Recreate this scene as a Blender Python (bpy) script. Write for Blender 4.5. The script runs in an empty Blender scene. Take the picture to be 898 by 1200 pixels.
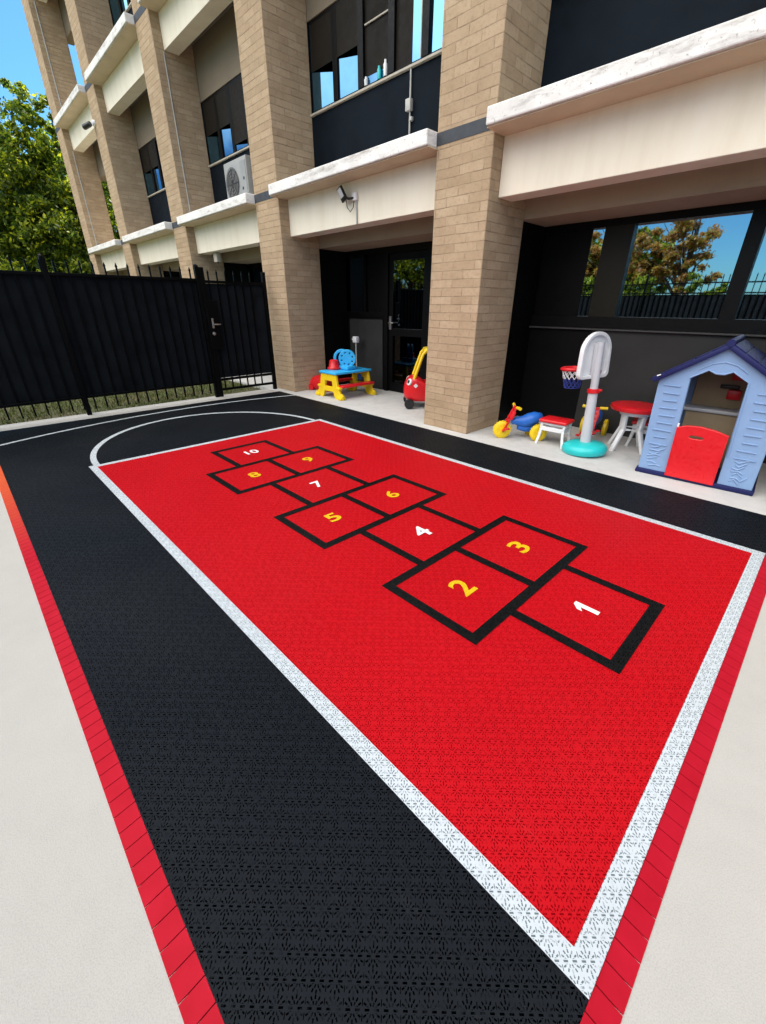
import bpy, bmesh, math, random
import numpy as np
from mathutils import Vector, Matrix, Euler
R = math.radians
random.seed(7)
scene = bpy.context.scene
COL = scene.collection

# ------------------------------------------------------------------ node helpers
def new_mat(name):
    m = bpy.data.materials.new(name); m.use_nodes = True
    nt = m.node_tree
    b = nt.nodes['Principled BSDF']
    return m, nt, b

def nd(nt, typ, **kw):
    n = nt.nodes.new(typ)
    for k, v in kw.items():
        if k in n.inputs: n.inputs[k].default_value = v
        else: setattr(n, k, v)
    return n

def mth(nt, op, a, b=None, c=None):
    n = nt.nodes.new('ShaderNodeMath'); n.operation = op
    for i, v in enumerate((a, b, c)):
        if v is None: continue
        if isinstance(v, (int, float)): n.inputs[i].default_value = v
        else: nt.links.new(v, n.inputs[i])
    return n.outputs[0]

def mixc(nt, fac, a, b, blend='MIX'):
    n = nt.nodes.new('ShaderNodeMix'); n.data_type = 'RGBA'; n.blend_type = blend
    for s, v in ((n.inputs[0], fac), (n.inputs[6], a), (n.inputs[7], b)):
        if isinstance(v, (int, float)): s.default_value = v
        elif isinstance(v, tuple): s.default_value = (v + (1,))[:4]
        else: nt.links.new(v, s)
    return n.outputs[2]

def ramp(nt, fac, stops):
    n = nt.nodes.new('ShaderNodeValToRGB')
    el = n.color_ramp.elements
    while len(el) < len(stops): el.new(.5)
    for e, (p, c) in zip(el, stops):
        e.position = p; e.color = (c + (1,))[:4] if isinstance(c, tuple) else (c, c, c, 1)
    nt.links.new(fac, n.inputs[0])
    return n.outputs[0]

def noise(nt, vec, scale, detail=4, rough=.55):
    n = nd(nt, 'ShaderNodeTexNoise', Scale=scale, Detail=detail, Roughness=rough)
    if vec is not None: nt.links.new(vec, n.inputs['Vector'])
    return n.outputs[0]

def bump(nt, b, h, dist=.002, strength=.5):
    n = nd(nt, 'ShaderNodeBump', Strength=strength, Distance=dist)
    nt.links.new(h, n.inputs['Height']); nt.links.new(n.outputs[0], b.inputs['Normal'])
    return n

def objco(nt): return nt.nodes.new('ShaderNodeTexCoord').outputs['Object']
def uvco(nt): return nt.nodes.new('ShaderNodeTexCoord').outputs['UV']

def plain(name, col, rough=.5, var=.12, scale=6, bscale=60, bd=.0008, metal=0, spec=.5):
    """painted / moulded surface with a little unevenness and wear"""
    m, nt, b = new_mat(name)
    co = objco(nt)
    n1 = noise(nt, co, scale); n2 = noise(nt, co, scale*7, 3)
    f = mth(nt, 'ADD', mth(nt, 'MULTIPLY', n1, .7), mth(nt, 'MULTIPLY', n2, .3))
    lo = tuple(c*(1-var*1.6) for c in col); hi = tuple(min(1, c*(1+var)) for c in col)
    nt.links.new(ramp(nt, f, [(.3, lo), (.5, col), (.72, hi)]), b.inputs['Base Color'])
    nt.links.new(ramp(nt, n2, [(.3, max(0, rough-.1)), (.7, min(1, rough+.12))]), b.inputs['Roughness'])
    b.inputs['Metallic'].default_value = metal
    b.inputs['Specular IOR Level'].default_value = spec
    if bd: bump(nt, b, noise(nt, co, bscale, 3), bd, .5)
    return m

# ------------------------------------------------------------------ mesh builder
class MB:
    def __init__(s): s.bm = bmesh.new()
    def _bev(s, vs, w, seg=2):
        es = {e for v in vs for e in v.link_edges}
        bmesh.ops.bevel(s.bm, geom=list(es), offset=w, segments=seg, affect='EDGES', profile=.5)
    def box(s, a, b, bev=0, seg=2, M=None):
        x0, y0, z0 = a; x1, y1, z1 = b
        vs = [s.bm.verts.new(p) for p in ((x0,y0,z0),(x1,y0,z0),(x1,y1,z0),(x0,y1,z0),(x0,y0,z1),(x1,y0,z1),(x1,y1,z1),(x0,y1,z1))]
        if M is not None:
            for v in vs: v.co = M @ v.co
        for f in ((3,2,1,0),(4,5,6,7),(0,1,5,4),(1,2,6,5),(2,3,7,6),(3,0,4,7)): s.bm.faces.new([vs[i] for i in f])
        if bev: s._bev(vs, bev, seg)
        return s
    def bar(s, p, q, w, h, bev=0, up=(0,0,1)):
        p, q = Vector(p), Vector(q); d = (q-p); L = d.length; d.normalize()
        u = Vector(up); x = d.cross(u)
        if x.length < 1e-4: x = d.cross(Vector((1,0,0)))
        x.normalize(); y = x.cross(d)
        M = Matrix((x, y, d)).transposed().to_4x4(); M.translation = p
        return s.box((-w/2,-h/2,0),(w/2,h/2,L), bev, M=M)
    def ring(s, c, x, y, r, n):
        return [s.bm.verts.new(c + x*(r*math.cos(2*math.pi*i/n)) + y*(r*math.sin(2*math.pi*i/n))) for i in range(n)]
    def tube(s, pts, r, n=10, closed=False):
        pts = [Vector(p) for p in pts]; m = len(pts)
        rs = r if isinstance(r, (list, tuple)) else [r]*m
        rings = []; px = None
        for i, p in enumerate(pts):
            a = pts[(i-1) % m] if (i or closed) else p
            b = pts[(i+1) % m] if (i < m-1 or closed) else p
            d = (b-a).normalized()
            if px is None:
                px = d.cross(Vector((0,0,1)))
                if px.length < 1e-3: px = d.cross(Vector((0,1,0)))
            px = (px - d*px.dot(d)).normalized(); py = d.cross(px)
            rings.append(s.ring(p, px, py, rs[i], n))
        k = m if closed else m-1
        for i in range(k):
            A, B = rings[i], rings[(i+1) % m]
            for j in range(n): s.bm.faces.new((A[j], A[(j+1)%n], B[(j+1)%n], B[j]))
        if not closed:
            s.bm.faces.new(rings[0][::-1]); s.bm.faces.new(rings[-1])
        return s
    def torus(s, c, ax, Rr, r, n=32, k=10, sy=1.0):
        ax = Vector(ax).normalized(); x = ax.cross(Vector((0,0,1)))
        if x.length < 1e-3: x = Vector((1,0,0))
        x.normalize(); y = x.cross(ax)
        return s.tube([Vector(c)+x*(Rr*math.cos(2*math.pi*i/n))+y*(Rr*sy*math.sin(2*math.pi*i/n)) for i in range(n)], r, k, True)
    def lathe(s, prof, c=(0,0,0), ax=(0,0,1), n=32):
        c = Vector(c); ax = Vector(ax).normalized(); x = ax.cross(Vector((0,0,1)))
        if x.length < 1e-3: x = Vector((1,0,0))
        x.normalize(); y = ax.cross(x); prev = None
        for (r, h) in prof:
            cur = s.ring(c+ax*h, x, y, max(r, 1e-4), n)
            if prev:
                for j in range(n): s.bm.faces.new((prev[j], prev[(j+1)%n], cur[(j+1)%n], cur[j]))
            else: s.bm.faces.new(cur[::-1])
            prev = cur
        s.bm.faces.new(prev)
        return s
    def plate(s, polys, th, M=None, bev=0):
        """flat outline(s) (first outer, rest holes) in local XY, thickness th centred on Z"""
        cu = bpy.data.curves.new('outline', 'CURVE'); cu.dimensions = '2D'; cu.fill_mode = 'BOTH'
        cu.extrude = th/2-bev; cu.bevel_depth = bev; cu.bevel_resolution = 2
        for P in polys:
            sp = cu.splines.new('POLY'); sp.points.add(len(P)-1); sp.use_cyclic_u = True
            for q, (x, y) in zip(sp.points, P): q.co = (x, y, 0, 1)
        o = bpy.data.objects.new('outline', cu); COL.objects.link(o)
        bpy.context.view_layer.update()
        dg = bpy.context.evaluated_depsgraph_get()
        me = bpy.data.meshes.new_from_object(o.evaluated_get(dg), depsgraph=dg)
        if M is not None: me.transform(M)
        s.bm.from_mesh(me)
        bpy.data.objects.remove(o); bpy.data.curves.remove(cu); bpy.data.meshes.remove(me)
        return s
    def sheet(s, rects, z):
        """union of rectangles as one sheet of non-overlapping quads"""
        xs = sorted({v for r in rects for v in (r[0], r[2])}); ys = sorted({v for r in rects for v in (r[1], r[3])})
        vd = {}
        def V(i, j):
            if (i, j) not in vd: vd[i, j] = s.bm.verts.new((xs[i], ys[j], z))
            return vd[i, j]
        for i in range(len(xs)-1):
            for j in range(len(ys)-1):
                cx, cy = (xs[i]+xs[i+1])/2, (ys[j]+ys[j+1])/2
                if any(r[0] < cx < r[2] and r[1] < cy < r[3] for r in rects):
                    s.bm.faces.new((V(i,j), V(i+1,j), V(i+1,j+1), V(i,j+1)))
        return s
    def poly(s, pts):
        s.bm.faces.new([s.bm.verts.new(p) for p in pts]); return s
    def build(s, name, mat, parent=None, smooth=35, label=None):
        bm = s.bm
        bmesh.ops.recalc_face_normals(bm, faces=bm.faces)
        uv = bm.loops.layers.uv.new('UVMap')
        for f in bm.faces:
            n = f.normal; ax = max(range(3), key=lambda i: abs(n[i]))
            for l in f.loops:
                c = l.vert.co
                l[uv].uv = (c.y, c.z) if ax == 0 else ((c.x, c.z) if ax == 1 else (c.x, c.y))
        me = bpy.data.meshes.new(name); bm.to_mesh(me); bm.free()
        me.materials.append(mat)
        if smooth:
            for p in me.polygons: p.use_smooth = True
            me.set_sharp_from_angle(angle=R(smooth))
        o = bpy.data.objects.new(name, me); COL.objects.link(o)
        if parent: o.parent = parent
        if label: o['label'] = label
        return o

def tag(o, label, cat, group=None):
    o['label'] = label; o['category'] = cat
    if group: o['group'] = group
    return o
def thing(name, label, cat, loc=(0,0,0), rot=(0,0,0), group=None):
    o = bpy.data.objects.new(name, None); COL.objects.link(o)
    o.location = loc; o.rotation_euler = rot; o.empty_display_size = .1
    return tag(o, label, cat, group)
def struct(o): o['kind'] = 'structure'; return o
def stuff(o): o['kind'] = 'stuff'; return o
def copy_tree(o, parent=None):
    c = o.copy(); COL.objects.link(c)
    if parent: c.parent = parent
    for ch in list(o.children): copy_tree(ch, c)
    return c

# ------------------------------------------------------------------ materials
def tile_mat(name, col, hole, spec=.35, rough=.45, var=.1):
    """perforated interlocking sports tile: rows of slots and rings of short spokes"""
    m, nt, b = new_mat(name)
    co = objco(nt)
    sep = nt.nodes.new('ShaderNodeSeparateXYZ'); nt.links.new(co, sep.inputs[0])
    x, y = sep.outputs[0], sep.outputs[1]
    P = .045
    u = mth(nt, 'MULTIPLY', mth(nt, 'SUBTRACT', x, y), .70711/P)
    v = mth(nt, 'MULTIPLY', mth(nt, 'ADD', x, y), .70711/P)
    cu = mth(nt, 'SUBTRACT', mth(nt, 'FRACT', mth(nt, 'ADD', u, .5)), .5)
    cv = mth(nt, 'SUBTRACT', mth(nt, 'FRACT', mth(nt, 'ADD', v, .5)), .5)
    r = mth(nt, 'SQRT', mth(nt, 'ADD', mth(nt, 'MULTIPLY', cu, cu), mth(nt, 'MULTIPLY', cv, cv)))
    th = mth(nt, 'ARCTAN2', cu, cv)
    def spokes(n, ph, wmax, r0, r1):
        an = mth(nt, 'ADD', mth(nt, 'DIVIDE', th, 2*math.pi/n), ph)
        arc = mth(nt, 'MULTIPLY', mth(nt, 'ABSOLUTE', mth(nt, 'SUBTRACT', mth(nt, 'FRACT', mth(nt, 'ADD', an, .5)), .5)), 2*math.pi/n)
        return mth(nt, 'MULTIPLY', mth(nt, 'LESS_THAN', mth(nt, 'MULTIPLY', arc, r), wmax),
                   mth(nt, 'MULTIPLY', mth(nt, 'GREATER_THAN', r, r0), mth(nt, 'LESS_THAN', r, r1)))
    # dashes along the row, two per cell, then inner and outer slots of the star
    dd = mth(nt, 'ABSOLUTE', mth(nt, 'SUBTRACT', mth(nt, 'FRACT', mth(nt, 'MULTIPLY', v, 2)), .5))
    dash = mth(nt, 'MULTIPLY', mth(nt, 'LESS_THAN', mth(nt, 'ABSOLUTE', cu), .050), mth(nt, 'LESS_THAN', dd, .25))
    away = mth(nt, 'GREATER_THAN', mth(nt, 'ABSOLUTE', cu), .10)
    star = mth(nt, 'MULTIPLY', away, mth(nt, 'MAXIMUM', spokes(8, .5, .038, .14, .29), spokes(12, 0, .040, .33, .49)))
    mid = mth(nt, 'MULTIPLY', mth(nt, 'LESS_THAN', mth(nt, 'ABSOLUTE', mth(nt, 'SUBTRACT', mth(nt, 'ABSOLUTE', cv), .5)), .024),
              mth(nt, 'MULTIPLY', mth(nt, 'GREATER_THAN', mth(nt, 'ABSOLUTE', cu), .14), mth(nt, 'LESS_THAN', mth(nt, 'ABSOLUTE', cu), .40)))
    h = mth(nt, 'MAXIMUM', mth(nt, 'MAXIMUM', dash, star), mid)
    h = mth(nt, 'MULTIPLY', h, ramp(nt, noise(nt, co, 42, 3, .6), [(.36, .15), (.50, 1.0)]))     # some holes are clogged with dust
    n1 = noise(nt, co, 1.3, 5); n2 = noise(nt, co, 55, 3)
    f = mth(nt, 'ADD', mth(nt, 'MULTIPLY', n1, .6), mth(nt, 'MULTIPLY', n2, .4))
    c = ramp(nt, f, [(.3, tuple(k*(1-var*1.5) for k in col)), (.5, col), (.7, tuple(k*(1+var) for k in col))])
    big = noise(nt, co, .55, 6, .62)
    mpx = nd(nt, 'ShaderNodeMapping'); mpx.inputs['Scale'].default_value = (1.0, 5.0, 1); mpx.inputs['Rotation'].default_value = (0,0,.5); nt.links.new(co, mpx.inputs[0])
    scf = noise(nt, mpx.outputs[0], 3.2, 7, .7)
    dust = mth(nt, 'ADD', ramp(nt, big, [(.46, 0.0), (.72, .014)]), ramp(nt, scf, [(.60, 0.0), (.74, .022)]))
    c = mixc(nt, dust, c, (.30,.28,.26))
    nt.links.new(mixc(nt, h, c, hole), b.inputs['Base Color'])
    nt.links.new(ramp(nt, n1, [(.3, rough-.06), (.7, rough+.12)]), b.inputs['Roughness'])
    nt.links.new(mth(nt, 'MULTIPLY', mth(nt, 'SUBTRACT', 1, h), spec), b.inputs['Specular IOR Level'])
    bump(nt, b, mth(nt, 'ADD', mth(nt, 'MULTIPLY', h, -1), mth(nt, 'MULTIPLY', n2, .3)), .0012, .35)
    return m

TILE_BLACK = tile_mat('black_tile', (.0050,.0070,.0100), (.0003,.0004,.0006), .12, .55)
TILE_RED = tile_mat('red_tile', (.435,.0045,.0095), (.17,.0015,.003), .07, .5, .06)
TILE_WHITE = tile_mat('white_tile', (.495,.54,.575), (.12,.15,.16), .35, .45, .05)
PAINT_BLACK = tile_mat('hopscotch_black', (.004,.0045,.005), (.001,.001,.001), .12, .5)
PAINT_YELLOW = tile_mat('hopscotch_yellow', (.70,.43,.008), (.42,.22,.008), .2, .5, .05)

def ramp_mat():
    m, nt, b = new_mat('red_ramp_plastic')
    co = objco(nt)
    sep = nt.nodes.new('ShaderNodeSeparateXYZ'); nt.links.new(co, sep.inputs[0])
    n = noise(nt, co, 9, 4)
    # the far end of the strip blends to orange
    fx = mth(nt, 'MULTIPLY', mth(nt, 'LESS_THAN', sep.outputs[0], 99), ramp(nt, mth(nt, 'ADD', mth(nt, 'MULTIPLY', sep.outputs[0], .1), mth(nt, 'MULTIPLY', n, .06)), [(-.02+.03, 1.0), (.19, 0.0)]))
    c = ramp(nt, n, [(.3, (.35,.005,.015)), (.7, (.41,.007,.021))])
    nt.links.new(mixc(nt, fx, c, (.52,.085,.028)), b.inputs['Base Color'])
    b.inputs['Roughness'].default_value = .6; b.inputs['Specular IOR Level'].default_value = .08
    bump(nt, b, noise(nt, co, 150, 2), .0004, .5)
    return m
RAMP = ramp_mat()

def concrete_mat(name, col, var=.08, speck=.12, stain=.0):
    m, nt, b = new_mat(name)
    co = objco(nt)
    n1 = noise(nt, co, .9, 6, .6); n2 = noise(nt, co, 260, 2); n3 = noise(nt, co, 7, 6, .65)
    c = ramp(nt, mth(nt, 'ADD', mth(nt, 'MULTIPLY', n1, .5), mth(nt, 'MULTIPLY', n3, .5)),
             [(.32, tuple(k*(1-var*1.3) for k in col)), (.5, col), (.68, tuple(k*(1+var) for k in col))])
    c = mixc(nt, speck, c, ramp(nt, n2, [(.35, (.12,.11,.10)), (.55, (.75,.73,.70))]), 'MIX')
    if stain:
        n4 = noise(nt, co, 3.1, 8, .7)
        c = mixc(nt, ramp(nt, n4, [(.55, 0.0), (.72, stain)]), c, (.10,.085,.07))
    nt.links.new(c, b.inputs['Base Color'])
    b.inputs['Roughness'].default_value = .88; b.inputs['Specular IOR Level'].default_value = .25
    bump(nt, b, mth(nt, 'ADD', n2, mth(nt, 'MULTIPLY', n3, 2)), .0012, .5)
    return m
CONC = concrete_mat('pale_concrete', (.40,.385,.355), .05, .08)
CONC_APRON = concrete_mat('apron_concrete', (.47,.465,.45), .10, .13, .25)

def ledge_mat():
    m, nt, b = new_mat('ledge_whitewash')
    co = objco(nt)
    mp = nd(nt, 'ShaderNodeMapping'); mp.inputs['Scale'].default_value = (1.2, 1.2, 5); nt.links.new(co, mp.inputs[0])
    n1 = noise(nt, mp.outputs[0], 2.2, 8, .72); n2 = noise(nt, co, 38, 5, .7); n3 = noise(nt, co, 4, 5)
    c = ramp(nt, n3, [(.3, (.66,.635,.60)), (.65, (.80,.78,.75))])
    c = mixc(nt, ramp(nt, n1, [(.50, 0.0), (.72, .8)]), c, (.27,.235,.20))
    c = mixc(nt, ramp(nt, n2, [(.59, 0.0), (.70, .8)]), c, (.16,.14,.12))
    nt.links.new(c, b.inputs['Base Color']); b.inputs['Roughness'].default_value = .85
    bump(nt, b, n2, .004, .5)
    return m
LEDGE = ledge_mat()

def panel_mat():
    m, nt, b = new_mat('cream_render')
    co = objco(nt)
    mp = nd(nt, 'ShaderNodeMapping'); mp.inputs['Scale'].default_value = (3.2, 3.2, .5); nt.links.new(co, mp.inputs[0])
    n1 = noise(nt, mp.outputs[0], 1.6, 6, .6); n2 = noise(nt, co, 90, 3)
    c = ramp(nt, n1, [(.3, (.76,.68,.54)), (.5, (.815,.74,.60)), (.7, (.84,.775,.645))])
    nt.links.new(c, b.inputs['Base Color']); b.inputs['Roughness'].default_value = .8
    bump(nt, b, n2, .0015, .4)
    return m
PANEL = panel_mat()
TAN = plain('tan_render', (.36,.285,.20), .85, .08, 2, 90, .002)

def brick_mat():
    m, nt, b = new_mat('tan_block')
    co = uvco(nt)
    wob = nd(nt, 'ShaderNodeTexNoise', Scale=3.0); nt.links.new(co, wob.inputs['Vector'])
    va = nd(nt, 'ShaderNodeVectorMath', operation='MULTIPLY_ADD')
    nt.links.new(wob.outputs['Color'], va.inputs[0]); va.inputs[1].default_value = (.012,.012,0); nt.links.new(co, va.inputs[2])
    br = nd(nt, 'ShaderNodeTexBrick', Scale=1.0)
    br.inputs['Brick Width'].default_value = .30; br.inputs['Row Height'].default_value = .0875
    br.inputs['Mortar Size'].default_value = .0045; br.inputs['Mortar Smooth'].default_value = .4; br.inputs['Bias'].default_value = 0
    br.inputs['Color1'].default_value = (0,0,0,1); br.inputs['Color2'].default_value = (1,1,1,1); br.inputs['Mortar'].default_value = (.5,.5,.5,1)
    nt.links.new(va.outputs[0], br.inputs['Vector'])
    bw = nt.nodes.new('ShaderNodeRGBToBW'); nt.links.new(br.outputs['Color'], bw.inputs[0])
    n1 = noise(nt, co, 5, 5, .65); n2 = noise(nt, co, 120, 3, .6); n3 = noise(nt, co, .7, 4)
    f = mth(nt, 'ADD', mth(nt, 'MULTIPLY', bw.outputs[0], .26), mth(nt, 'ADD', mth(nt, 'MULTIPLY', n1, .46), mth(nt, 'MULTIPLY', n2, .28)))
    c = ramp(nt, f, [(.24, (.30,.208,.126)), (.42, (.395,.283,.178)), (.58, (.445,.325,.209)), (.80, (.52,.395,.268))])
    c = mixc(nt, ramp(nt, n3, [(.4, 0.0), (.7, .25)]), c, (.33,.24,.165))
    mps = nd(nt, 'ShaderNodeMapping'); mps.inputs['Scale'].default_value = (1.0, 3.2, 1); nt.links.new(co, mps.inputs[0])
    n5 = noise(nt, mps.outputs[0], 3.6, 5, .65); n6 = noise(nt, co, 26, 5, .7)
    mort_shade = mixc(nt, ramp(nt, n5, [(.45, 0.0), (.58, 1.0)]), (.44,.33,.215), (.225,.155,.095))  # irregular joint shadows painted into the mortar colour
    c = mixc(nt, mth(nt, 'MULTIPLY', br.outputs['Fac'], ramp(nt, n5, [(.40, .15), (.62, .75)])), c, mort_shade)
    c = mixc(nt, ramp(nt, n6, [(.50, 0.0), (.72, .55)]), c, (.25,.175,.11))
    nt.links.new(c, b.inputs['Base Color']); b.inputs['Roughness'].default_value = .92; b.inputs['Specular IOR Level'].default_value = .2
    hgt = mth(nt, 'ADD', mth(nt, 'MULTIPLY', br.outputs['Fac'], -1), mth(nt, 'ADD', mth(nt, 'MULTIPLY', n2, .35), mth(nt, 'ADD', mth(nt, 'MULTIPLY', bw.outputs[0], .25), mth(nt, 'MULTIPLY', n1, .5))))
    bump(nt, b, hgt, .008, .9)
    return m
BRICK = brick_mat()

NAVY = plain('navy_cladding', (.0055,.0088,.0135), .55, .25, 3, 40, .001, spec=.05)
DARKWALL = plain('dark_painted_wall', (.0028,.0028,.003), .5, .25, 3, 60, .001, spec=.12)
DARKGREY = plain('dark_grey_board', (.026,.026,.026), .6, .2, 2.5, 60, .001, spec=.25)
OLIVE = plain('dark_bronze_frame', (.013,.011,.006), .4, .2, 3, 60, .0005, spec=.2)
FRAME = plain('black_frame', (.0025,.0025,.003), .4, .2, 5, 60, .0004, spec=.15)
TRIM = plain('pale_trim', (.42,.38,.31), .6, .15, 8)
JOINT = plain('grey_joint_strip', (.034,.039,.047), .6, .25, 12)
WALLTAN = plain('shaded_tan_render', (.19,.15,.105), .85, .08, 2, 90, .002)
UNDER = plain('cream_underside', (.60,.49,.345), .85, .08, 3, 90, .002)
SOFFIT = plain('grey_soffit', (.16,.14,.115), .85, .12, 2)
FENCE = plain('black_fence_steel', (.0012,.0013,.0016), .45, .2, 12, 80, .0003, spec=.10)
CLOTH = plain('black_shade_cloth', (.0095,.0110,.0130), .9, .3, 4, 200, .001, spec=.05)
STEEL = plain('brushed_steel', (.55,.55,.55), .3, .1, 20, 80, .0003, metal=1)
GREYPIPE = plain('grey_conduit', (.42,.41,.39), .5, .1, 10)
WHITEP = plain('white_plastic', (.72,.72,.73), .4, .05, 8, 120, .0003)
RED = plain('red_plastic', (.62,.008,.014), .35, .06, 6, 120, .0003)
YELLOW = plain('yellow_plastic', (.82,.56,.008), .38, .06, 6, 120, .0003)
SKYBLUE = plain('sky_blue_plastic', (.03,.40,.78), .38, .06, 6, 120, .0003)
MIDBLUE = plain('mid_blue_plastic', (.015,.13,.52), .38, .06, 6, 120, .0003)
TEAL = plain('teal_plastic', (.015,.46,.46), .38, .06, 6, 120, .0003)
GREYP = plain('light_grey_plastic', (.50,.50,.53), .4, .05, 6, 120, .0003)
PALEBLUE = plain('pale_blue_plastic', (.205,.325,.535), .5, .05, 6, 120, .0005)
DARKNAVY = plain('dark_navy_plastic', (.012,.015,.078), .5, .1, 6, 120, .0003, spec=.2)
BLACKP = plain('black_plastic', (.010,.010,.011), .4, .1, 6, 120, .0003)
WOODTAN = plain('tan_toy_counter', (.30,.22,.13), .6, .1, 6, 120, .0003)
ACWHITE = plain('ac_white_metal', (.27,.27,.26), .5, .08, 5)
ACDARK = plain('ac_dark_grille', (.10,.095,.09), .6, .15, 8)
NETBLUE = plain('blue_net_cord', (.02,.035,.22), .8, .1, 20)
BARK = plain('bark', (.085,.06,.042), .95, .3, 9, 25, .02)
def glass_mat(name, k):
    m, nt, b = new_mat(name)
    b.inputs['Metallic'].default_value = 1; b.inputs['Roughness'].default_value = .015
    b.inputs['Base Color'].default_value = k + (1,)
    bump(nt, b, noise(nt, objco(nt), 1.4, 2), .004, .10)
    return m
GLASS_UP = glass_mat('tinted_glass', (.10,.245,.40))
GLASS_LOW = glass_mat('dark_tinted_glass', (.38,.48,.55)); GLASS_MID = glass_mat('grey_glass', (.17,.18,.19)); GLASS_DOOR = glass_mat('smoked_glass', (.035,.038,.042))
DARKSHEET = plain('matte_dark_brown', (.011,.0085,.006), .6, .3, 2, spec=.15)

def leaf_mat(name, cols, trans=.35):
    m, nt, b = new_mat(name)
    g = nt.nodes.new('ShaderNodeNewGeometry')
    n = noise(nt, objco(nt), .9, 3)
    f = mth(nt, 'ADD', mth(nt, 'MULTIPLY', g.outputs['Random Per Island'], .6), mth(nt, 'MULTIPLY', n, .4))
    c = ramp(nt, f, [(.2 + .6*i/(len(cols)-1), k) for i, k in enumerate(cols)])
    nt.links.new(c, b.inputs['Base Color']); b.inputs['Roughness'].default_value = .5; b.inputs['Specular IOR Level'].default_value = .3
    t = nt.nodes.new('ShaderNodeBsdfTranslucent')
    nt.links.new(mixc(nt, 1.0, c, (1.6,1.5,.7), 'MULTIPLY'), t.inputs[0])
    mx = nd(nt, 'ShaderNodeMixShader'); mx.inputs[0].default_value = trans
    nt.links.new(b.outputs[0], mx.inputs[1]); nt.links.new(t.outputs[0], mx.inputs[2])
    nt.links.new(mx.outputs[0], nt.nodes['Material Output'].inputs[0])
    return m
LEAF_G = leaf_mat('green_leaf', [(.022,.05,.012), (.085,.145,.016), (.36,.40,.03)], .5)
LEAF_D = leaf_mat('dark_leaf', [(.03,.07,.014), (.055,.11,.018), (.10,.16,.025)], .4)
LEAF_A = leaf_mat('autumn_leaf', [(.22,.085,.03), (.34,.16,.05), (.20,.20,.03), (.40,.24,.09)], .4)

# ------------------------------------------------------------------ ground
def ground_mat():
    m, nt, b = new_mat('lawn_ground')
    co = objco(nt)
    n1 = noise(nt, co, 1.1, 6, .65); n2 = noise(nt, co, 30, 4, .7)
    f = mth(nt, 'ADD', mth(nt, 'MULTIPLY', n1, .6), mth(nt, 'MULTIPLY', n2, .4))
    nt.links.new(ramp(nt, f, [(.36, (.13,.095,.06)), (.5, (.10,.10,.04)), (.62, (.07,.10,.03))]), b.inputs['Base Color'])
    b.inputs['Roughness'].default_value = .95
    bump(nt, b, n2, .03, .8)
    return m
LAWN = ground_mat()
struct(MB().poly([(-400,-400,-.06),(400,-400,-.06),(400,400,-.06),(-400,400,-.06)]).build('ground', LAWN, smooth=0))
struct(MB().box((-2.74,-5.15,-.30),(16,3.62,-.015)).build('pavement', CONC, smooth=0))
struct(MB().box((-16,3.62,-.30),(16,5.3,-.011)).build('apron', CONC_APRON, smooth=0))
# grass blades seen under the fence
def grass():
    rng = np.random.default_rng(3); n = 16000
    x = -2.78 - rng.random(n)**1.3*3.2; y = -3 + rng.random(n)*6.6
    keep = rng.random(n) < np.clip((-2.76-x)*1.6 + .25 + .35*np.sin(y*2.3+x*3), .04, 1)
    x, y = x[keep], y[keep]; n = len(x)
    a = rng.random(n)*6.28; h = .03+.05*rng.random(n); w = .004+.003*rng.random(n)
    lx = (rng.random(n)-.5)*.05; ly = (rng.random(n)-.5)*.05
    v = np.zeros((n,3,3))
    v[:,0] = np.stack([x-w*np.cos(a), y-w*np.sin(a), np.full(n,-.06)], 1)
    v[:,1] = np.stack([x+w*np.cos(a), y+w*np.sin(a), np.full(n,-.06)], 1)
    v[:,2] = np.stack([x+lx, y+ly, -.06+h], 1)
    me = bpy.data.meshes.new('grass'); me.from_pydata(v.reshape(-1,3).tolist(), [], np.arange(n*3).reshape(-1,3).tolist())
    me.materials.append(leaf_mat('grass_blade', [(.10,.085,.035), (.07,.10,.025), (.09,.13,.03)], .3))
    o = bpy.data.objects.new('grass', me); COL.objects.link(o)
    stuff(o); tag(o, 'thin green and brown grass growing behind the black fence', 'grass')
grass()

# ------------------------------------------------------------------ the court
CX0, CX1, CY0, CY1 = -2.283, 4.991, -.638, 3.602
KW, KL, LW = 2.87, 4.991, .064
struct(MB().box((CX0,CY0,-.014),(CX1,CY1,0)).build('court_surface', TILE_BLACK, smooth=0))
struct(MB().sheet([(LW,LW,KL-LW,KW-LW)], .003).build('court_key', TILE_RED, smooth=0))
def ring_strip(c, r0, r1, a0, a1, n, z):
    mb = MB(); pv = None
    for i in range(n+1):
        a = a0+(a1-a0)*i/n
        cur = [mb.bm.verts.new((c[0]+r*math.cos(a), c[1]+r*math.sin(a), z)) for r in (r0, r1)]
        if pv: mb.bm.faces.new((pv[0], pv[1], cur[1], cur[0]))
        pv = cur
    return mb
mb = MB().sheet([(0,0,KL,LW),(0,KW-LW,KL,KW),(0,0,LW,KW),(KL-LW,0,KL,KW)], .003)
struct(mb.build('key_lines', TILE_WHITE, smooth=0))
mb = MB(); pv = None                           # half circle off the key
for i in range(81):
    a = math.pi/2 + math.pi*i/80
    cur = [mb.bm.verts.new((min(-.001, .02+kx*math.cos(a)), 1.42+ky*math.sin(a), .003)) for kx, ky in ((1.535,1.375),(1.475,1.318))]
    if pv: mb.bm.faces.new((pv[0], pv[1], cur[1], cur[0]))
    pv = cur
struct(mb.build('circle_line', TILE_WHITE, smooth=0))
c3, r3 = (4.238,1.834), 6.24
a0 = math.pi - math.asin((CY1-c3[1])/r3); a1 = math.pi + math.asin((c3[1]-CY0)/r3)
struct(ring_strip(c3, r3-.025, r3+.025, a0, a1, 90, .003).build('arc_line', TILE_WHITE, smooth=0))
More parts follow.
